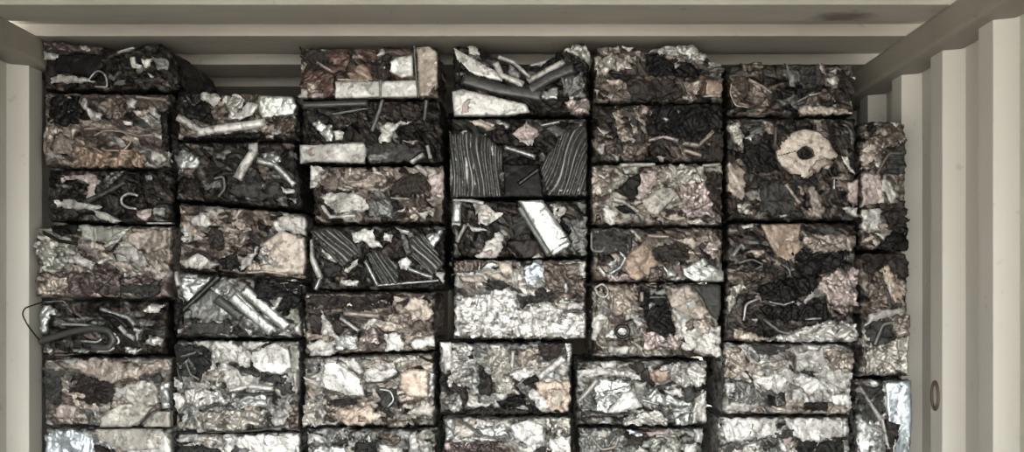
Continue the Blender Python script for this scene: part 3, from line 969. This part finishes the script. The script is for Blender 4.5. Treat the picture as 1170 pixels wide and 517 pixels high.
f w 570,130 670,150 650,225 600,220 490,150
c g 70,170 200,190 260,240 350,240 350,300 250,300 80,280
f W 75,200 120,190 125,240 80,250
f w 65,320 90,285 260,285 180,330
c h 270,250 350,240 360,300 280,310
c h 440,290 550,285 550,325 440,320
f W 550,280 590,240 660,255 655,320
f w 380,220 430,225 440,280 390,290
L b 6 400,70 400,150
#6e WH 820,820 974,974 820:477,974:477 820:560,974:560 | bright white bale, lowest of the sixth column at the bottom edge
%4.07
@810,390
f W 45,360 190,350 320,362 335,440 200,460 60,475
f W 350,365 500,360 635,370 640,445 440,475 380,420
c g 60,480 300,440 340,470 330,620 60,620
c d 400,465 640,450 640,620 400,600
f p 335,450 390,450 370,520
L g 6 210,370 190,440
c D 300,420 390,410 400,450 320,455
f w 90,500 240,470 230,600 100,600
#7a BR 983,983 1037,1039 983:138,1010:136,1037:139 983:287,1039:288 | narrow brown bale with a dull pinkish strip, top of the column against the right wall
%3.04
@965,120
c b 65,80 180,60 220,110 200,160 90,190
f C 58,150 120,130 100,200 60,220
f p 55,240 120,235 140,300 140,345 60,355
f w 60,360 130,355 120,440 65,440
f w 125,260 150,240 185,320 170,345 130,300
f w 100,200 130,195 125,235
c D 140,150 210,140 210,240 150,240
T b 10 110,240 150,170 200,170
c h 140,345 215,330 215,420 150,430
c k 190,400 220,400 220,510 100,500 150,460
f w 105,445 150,445 135,472
f W 168,62 190,65 180,80
c k 70,75 110,70 100,110
#7b BR 983,983 1039,1040 983:289,1039:289 983:432,1040:432 | tall narrow bale with orange-beige folds, in the column against the right wall
%2.09
@965,270
c h 40,45 140,40 155,90 60,90
f a 85,75 105,70 125,110 145,150 120,155 100,115
f w 60,190 90,175 140,172 140,186 80,200 45,215
c b 60,110 100,110 110,170 55,180
c D 45,215 100,190 120,240 70,270
T g 8 70,260 90,210 120,205
c e 50,275 150,235 155,325 55,330
c B 110,195 155,190 155,240 120,240
c h 120,50 155,60 150,110 130,100
f w 100,100 120,130 110,150
#7c GL 978,978 1044,1044 978:433,1044:433 978:560,1044:560 | bluish silver bale with a smooth pale panel, bottom of the column against the right wall
%2.09
@965,270
F u 98,350 160,345 162,440 150,600 112,600 108,480
c D 32,375 92,350 98,420 70,460 40,440
f s 30,430 60,420 95,520 90,600 32,600
L w 8 35,360 90,440 105,510
L w 6 50,450 90,470
L w 6 60,400 85,440
c h 98,440 130,450 120,520 100,560
L w 6 120,480 110,560
"""
# ---------------------------------------------------------------- build the bales
from mathutils import Matrix
DEPTH = {'1a': .006, '1b': 0, '1c': -.006, '1d': .004, '1e': 0, '3b': -.004, '4a': .004, '4c': -.004, '4d': .006, '5f': .004, '2b': -.006, '2d': -.004, '7c': .004}
PART = {'c': 'crumpled_sheet', 'f': 'scrap_or_dark_hole', 'F': 'flat_panel', 'L': 'strip_slit_or_highlight', 'T': 'bent_tube', 'r': 'ribbed_sheet', 'O': 'slotted_disc', 'X': 'wire_loop'}  # on the fluted bale the pale strips are highlights put into colour
def mat_for(style, col):
    if style == 'r': return M_PLEAT
    if col in 'kdDh': return M_DARK if style in 'rLTX' else M_MATTE  # a few dark pieces paint the shade inside slits and bolt holes
    if col in 'squ' and style != 'c': return M_BARE
    return M_CRUMP if style == 'c' else M_SHEET
def poly_of(s): return [(float(a.split(',')[0]), float(a.split(',')[1])) for a in s.split()]
def bale_root(label, loc):
    o = bpy.data.objects.new('scrap_bale', None); C.objects.link(o); o.location = loc; o.empty_display_size = .1
    o['label'] = label; o['category'] = 'scrap bale'; o['group'] = 'pressed scrap metal bales stacked in the container'
    return o
cur = None; specs = []
for ln in BALES.strip().splitlines():
    if ln[0] == '#':
        head, label = ln[1:].split('|'); h = head.split(); xl = [float(v) for v in h[2].split(',')]; xr = [float(v) for v in h[3].split(',')]
        pl = lambda s: [tuple(float(q) for q in p.split(':')) for p in s.split(',')]
        cur = dict(id=h[0], pal=h[1], q=(xl[0], xr[0], xr[1], xl[1], pl(h[4]), pl(h[5])), label=label.strip(), patches=[]); specs.append(cur); scale = 6.461
    elif ln[0] == '%': scale = float(ln[1:])
    elif ln[0] == '@': org = tuple(float(v) for v in ln[1:].split(','))
    else:
        f = ln.split(); st, col = f[0], f[1]; w = None; dv = None; rest = f[2:]; hole = None
        if st in 'LTX': w = float(f[2]) / scale; rest = f[3:]
        if st == 'r': dv = tuple(float(v) for v in f[2].split(',')); rest = f[3:]
        if st == 'O':
            k = rest.index('/'); hole = poly_of(' '.join(rest[k + 1:])); rest = rest[:k]
        cv = lambda pts: [(org[0] + x / scale, org[1] + y / scale) for x, y in pts]
        cur['patches'].append((st, col, w, dv, cv(poly_of(' '.join(rest))), cv(hole) if hole else None))
for bi, b in enumerate(specs):
    d = 2.722 - DEPTH.get(b['id'], ((bi * 7) % 5 - 2) * .002); q = b['q']; seed = 11 + bi * 3
    ztop = min(p[1] for p in q[4]); zbot = max(p[1] for p in q[5])
    loc = (wx((q[0] + q[1]) / 2, d), d, wz(zbot, d)); root = bale_root(b['label'], loc)
    T = Matrix.Translation((-loc[0], 0, -loc[2]))
    masks = []
    for st, col, w, dv, pts, hole in b['patches']:
        masks.append(band(pts, w) if st in 'LT' else pts)
    masks = [m for m, p in zip(masks, b['patches']) if p[0] != 'X']
    me = core_mesh(q, d, b['pal'], seed, masks, .34)
    me.transform(T); link('bale_block', me, M_CORE, root)
    xl_, xr_ = min(q[0], q[3]) + .8, max(q[1], q[2]) - .8
    for k, (st, col, w, dv, pts, hole) in enumerate(b['patches']):
        lift = -.001 + .0006 * k
        if st != 'X':
            pts = [(min(max(x, xl_), xr_), y) for x, y in pts]
            top = q[4]; pts = [(x, min(max(y, np.interp(x, [p[0] for p in top], [p[1] for p in top]) + .6), zbot - .8)) for x, y in pts]
        if st in 'TX':
            me = tube_mesh(pts, w, d, col, lift + .004, .06 if st == 'X' else 0)
        elif st == 'L':
            bp_ = band(pts, w); bp_[:, 0] = np.clip(bp_[:, 0], xl_, xr_); bp_[:, 1] = np.clip(bp_[:, 1], ztop + .6, zbot - .8)
            me = patch_mesh(bp_, d, 'L', col, seed * 50 + k, lift + .003, tilt=(0, 0))
        else:
            me = patch_mesh(pts, d, 'F' if st == 'O' else st, col, seed * 50 + k, lift, dv, hole, None, (xl_, xr_, ztop + .8, zbot - .8))
        me.transform(T); link(PART[st], me, mat_for(st, col), root)

# the rows below the picture's edge, down to the container floor
low = []
for k in range(3):
    q = (600, 752, 752, 600, [(600, 345), (752, 345)], [(600, 418), (752, 418)])
    me = core_mesh(q, 2.722, ('BG', 'BR', 'GY')[k], 900 + k * 7, [], .34, 2.6); me.transform(Matrix.Translation((-wx(676, 2.722), 0, -wz(418, 2.722)))); me.materials.append(M_CORE); low.append(me)
cols = [(50, 196, 560), (201, 343, 565), (348, 500, 560), (507, 653, 560), (660, 805, 560), (820, 974, 560), (978, 1044, 560)]
Wb = 152 * 2.722 / F; Hb = 73 * 2.722 / F
for ci, (x0, x1, yb) in enumerate(cols):
    zt = wz(yb, 2.722); n = 7; hh = zt / n
    for r in range(n):
        root = bale_root('crumpled scrap bale lying below the lowest visible row', (wx((x0 + x1) / 2, 2.722), 2.722, r * hh)); root['group'] = 'scrap bales below the lowest visible row'
        o = bpy.data.objects.new('bale_block', low[(ci + r * 2) % 3]); C.objects.link(o); o.parent = root
        o.scale = ((x1 - x0) * 2.722 / F / Wb, 1, hh / Hb * .96)

# ---------------------------------------------------------------- the container
XL, XR, HC, Y0, Y1 = -1.315, 1.040, .70, -0.25, 5.8
def struct(name, me, mat):
    o = link(name, me, mat); o['kind'] = 'structure'; return o
def wall_profile(side):
    """corrugated side wall: polyline of (y, depth outwards)"""
    ph = 2.727 if side < 0 else 2.564
    pts = []; p = .278
    k0 = int((Y0 - ph) / p) - 1; k1 = int((Y1 - ph) / p) + 1
    for k in range(k0, k1 + 1):
        z = ph + k * p
        pts += [(z - .142, .0), (z - .074 - .064, .036), (z - .068, .036), (z, 0)]
    out = []
    for k in range(k0, k1 + 1):
        z = ph + k * p      # z = inner end of the slope that faces the door
        out += [(z, 0.0), (z + .070, 0.0), (z + .100, .050), (z + .258, .050)]
    return [q for q in out if Y0 <= q[0] <= Y1]
def extr_mesh(name, prof, fn, a, b, n=1):
    V = []; Fc = []
    m = len(prof)
    for j in range(n + 1):
        t = a + (b - a) * j / n
        for p in prof: V.append(fn(p, t))
    for j in range(n):
        for i in range(m - 1): Fc.append((j * m + i, j * m + i + 1, (j + 1) * m + i + 1, (j + 1) * m + i))
    me = bpy.data.meshes.new(name); me.from_pydata(V, [], Fc); me.update(); return me
def solid(o, t, off=1):
    s = o.modifiers.new('thickness', 'SOLIDIFY'); s.thickness = t; s.offset = off
def bevel(o, w, n=2):
    s = o.modifiers.new('bevel', 'BEVEL'); s.width = w; s.segments = n; s.limit_method = 'ANGLE'
TOP = EYE + HC
wl = struct('wall_left', extr_mesh('wall_left', wall_profile(-1), lambda p, t: (XL - p[1], p[0], t), 0, TOP, 8), M_WALL); solid(wl, .003, 1); bevel(wl, .006)
wr = struct('wall_right', extr_mesh('wall_right', wall_profile(1), lambda p, t: (XR + p[1], p[0], t), 0, TOP, 8), M_WALL); solid(wr, .003, -1); bevel(wr, .006)
# ceiling: flats and door-facing slopes where the photograph shows the bright lines
dr = .030; prof = []
ys = [2.42 - .285 * k for k in range(9, 0, -1)] + [2.42, 2.705, 3.03, 3.34] + [3.34 + .31 * k for k in range(1, 8)]
prof.append((Y0, 0))
for y in ys:
    if y < Y0 + .2: continue
    prof += [(y - .150, .0), (y - .128, dr), (y - .006, dr), (y, 0.0)]
prof.append((Y1, 0))
cl = struct('ceiling', extr_mesh('ceiling', prof, lambda p, t: (t, p[0], TOP + p[1]), XL - .04, XR + .04, 12), M_CEIL); solid(cl, .003, 1); bevel(cl, .003, 2)
def box(x0, y0, z0, x1, y1, z1):
    V = [(x, y, z) for z in (z0, z1) for y in (y0, y1) for x in (x0, x1)]
    me = bpy.data.meshes.new('box'); me.from_pydata(V, [], [(0, 2, 3, 1), (4, 5, 7, 6), (0, 1, 5, 4), (1, 3, 7, 5), (3, 2, 6, 7), (2, 0, 4, 6)]); me.update(); return me
r1 = struct('trim_1', box(XL - .05, Y0, EYE + .625, XL + .035, Y1, TOP + .001), M_RAIL); bevel(r1, .012, 3)
r2 = struct('trim_2', box(XR - .045, Y0, EYE + .625, XR + .05, Y1, TOP + .001), M_RAIL); bevel(r2, .012, 3)
struct('trim_3', box(XL - .05, Y0, -.10, XL + .01, Y1, .12), M_RAIL); struct('trim_4', box(XR - .01, Y0, -.10, XR + .05, Y1, .12), M_RAIL)
struct('floor', box(XL + .01, Y0, -.03, XR - .01, Y1, 0), M_FLOOR)
bw = struct('wall_back', extr_mesh('wall_back', [(XL - .04 + i * .0708, (0, 0, .03, .03)[i % 4]) for i in range(35)], lambda p, t: (p[0], Y1 + p[1], t), -.05, TOP + .03, 1), M_WALL); solid(bw, .003)
struct('ground', box(-150, -150, -.16, 150, 150, -.10), M_GROUND)
# lashing ring on the right wall
def torus(R1, R2, r, n=28, m=8):
    V = []; Fc = []
    for i in range(n):
        a = 2 * math.pi * i / n
        for k in range(m):
            b = 2 * math.pi * k / m; V.append((r * math.sin(b), (R1 + r * math.cos(b)) * math.cos(a), (R2 + r * math.cos(b)) * math.sin(a)))
    for i in range(n):
        for k in range(m): Fc.append((i * m + k, i * m + (k + 1) % m, ((i + 1) % n) * m + (k + 1) % m, ((i + 1) % n) * m + k))
    me = bpy.data.meshes.new('ring'); me.from_pydata(V, [], Fc)
    for p in me.polygons: p.use_smooth = True
    me.update(); return me
yl = 2.602
lr = link('lashing_ring', torus(.020, .034, .005), M_HOLE, None, (XR - .004, yl, EYE - .238))
lr['label'] = 'small dark oval lashing ring on the right container wall near the lower edge'; lr['category'] = 'ring'
pl = link('mount_plate', box(.001, -.016, -.040, .004, .016, .030), M_WALL, lr); bevel(pl, .002)

# ---------------------------------------------------------------- daylight from the open door side
w = bpy.data.worlds.new('World'); bpy.context.scene.world = w; w.use_nodes = True; t = w.node_tree; t.nodes.clear()
o = t.nodes.new('ShaderNodeOutputWorld'); bg = t.nodes.new('ShaderNodeBackground'); t.links.new(bg.outputs[0], o.inputs[0])
tc = t.nodes.new('ShaderNodeTexCoord')
# overcast sky, brightest around the veiled low sun on the door side
dp = t.nodes.new('ShaderNodeVectorMath'); dp.operation = 'DOT_PRODUCT'; sd = Vector((.10, -1, .08)).normalized(); dp.inputs[1].default_value = sd
t.links.new(tc.outputs['Generated'], dp.inputs[0])
mxn = t.nodes.new('ShaderNodeMath'); mxn.operation = 'MAXIMUM'; mxn.inputs[1].default_value = 0; t.links.new(dp.outputs['Value'], mxn.inputs[0])
pw = t.nodes.new('ShaderNodeMath'); pw.operation = 'POWER'; pw.inputs[1].default_value = 6; t.links.new(mxn.outputs[0], pw.inputs[0])
ml = t.nodes.new('ShaderNodeMath'); ml.operation = 'MULTIPLY_ADD'; ml.inputs[1].default_value = 3.5; ml.inputs[2].default_value = 1.2; t.links.new(pw.outputs[0], ml.inputs[0])
bg.inputs[0].default_value = (.985, 1, .99, 1); t.links.new(ml.outputs[0], bg.inputs[1])
# sun standing behind the container: it lights the yard, the yard lights the load
sl = bpy.data.lights.new('sun', 'SUN'); sl.energy = 66; sl.angle = .01; sl.color = (1, .955, .88)
so = bpy.data.objects.new('sun', sl); C.objects.link(so); so.location = (0, 8, 10); so.rotation_euler = (math.radians(-70), 0, math.radians(12))
sc = bpy.context.scene
cd = bpy.data.cameras.new('camera'); cam = bpy.data.objects.new('camera', cd); C.objects.link(cam); sc.camera = cam
cam.location = (0, 0, EYE); cam.rotation_euler = (math.pi / 2, 0, 0)
cd.sensor_width = 36; cd.lens = 36 * F / 1170; cd.shift_x = -(CX - 585) / 1170; cd.shift_y = (CY - 258.5) / 1170; cd.clip_start = .05
sc.view_settings.view_transform = 'Standard'; sc.view_settings.look = 'None'; sc.view_settings.gamma = 1; sc.view_settings.use_curve_mapping = False
sc.view_settings.exposure = 1.35
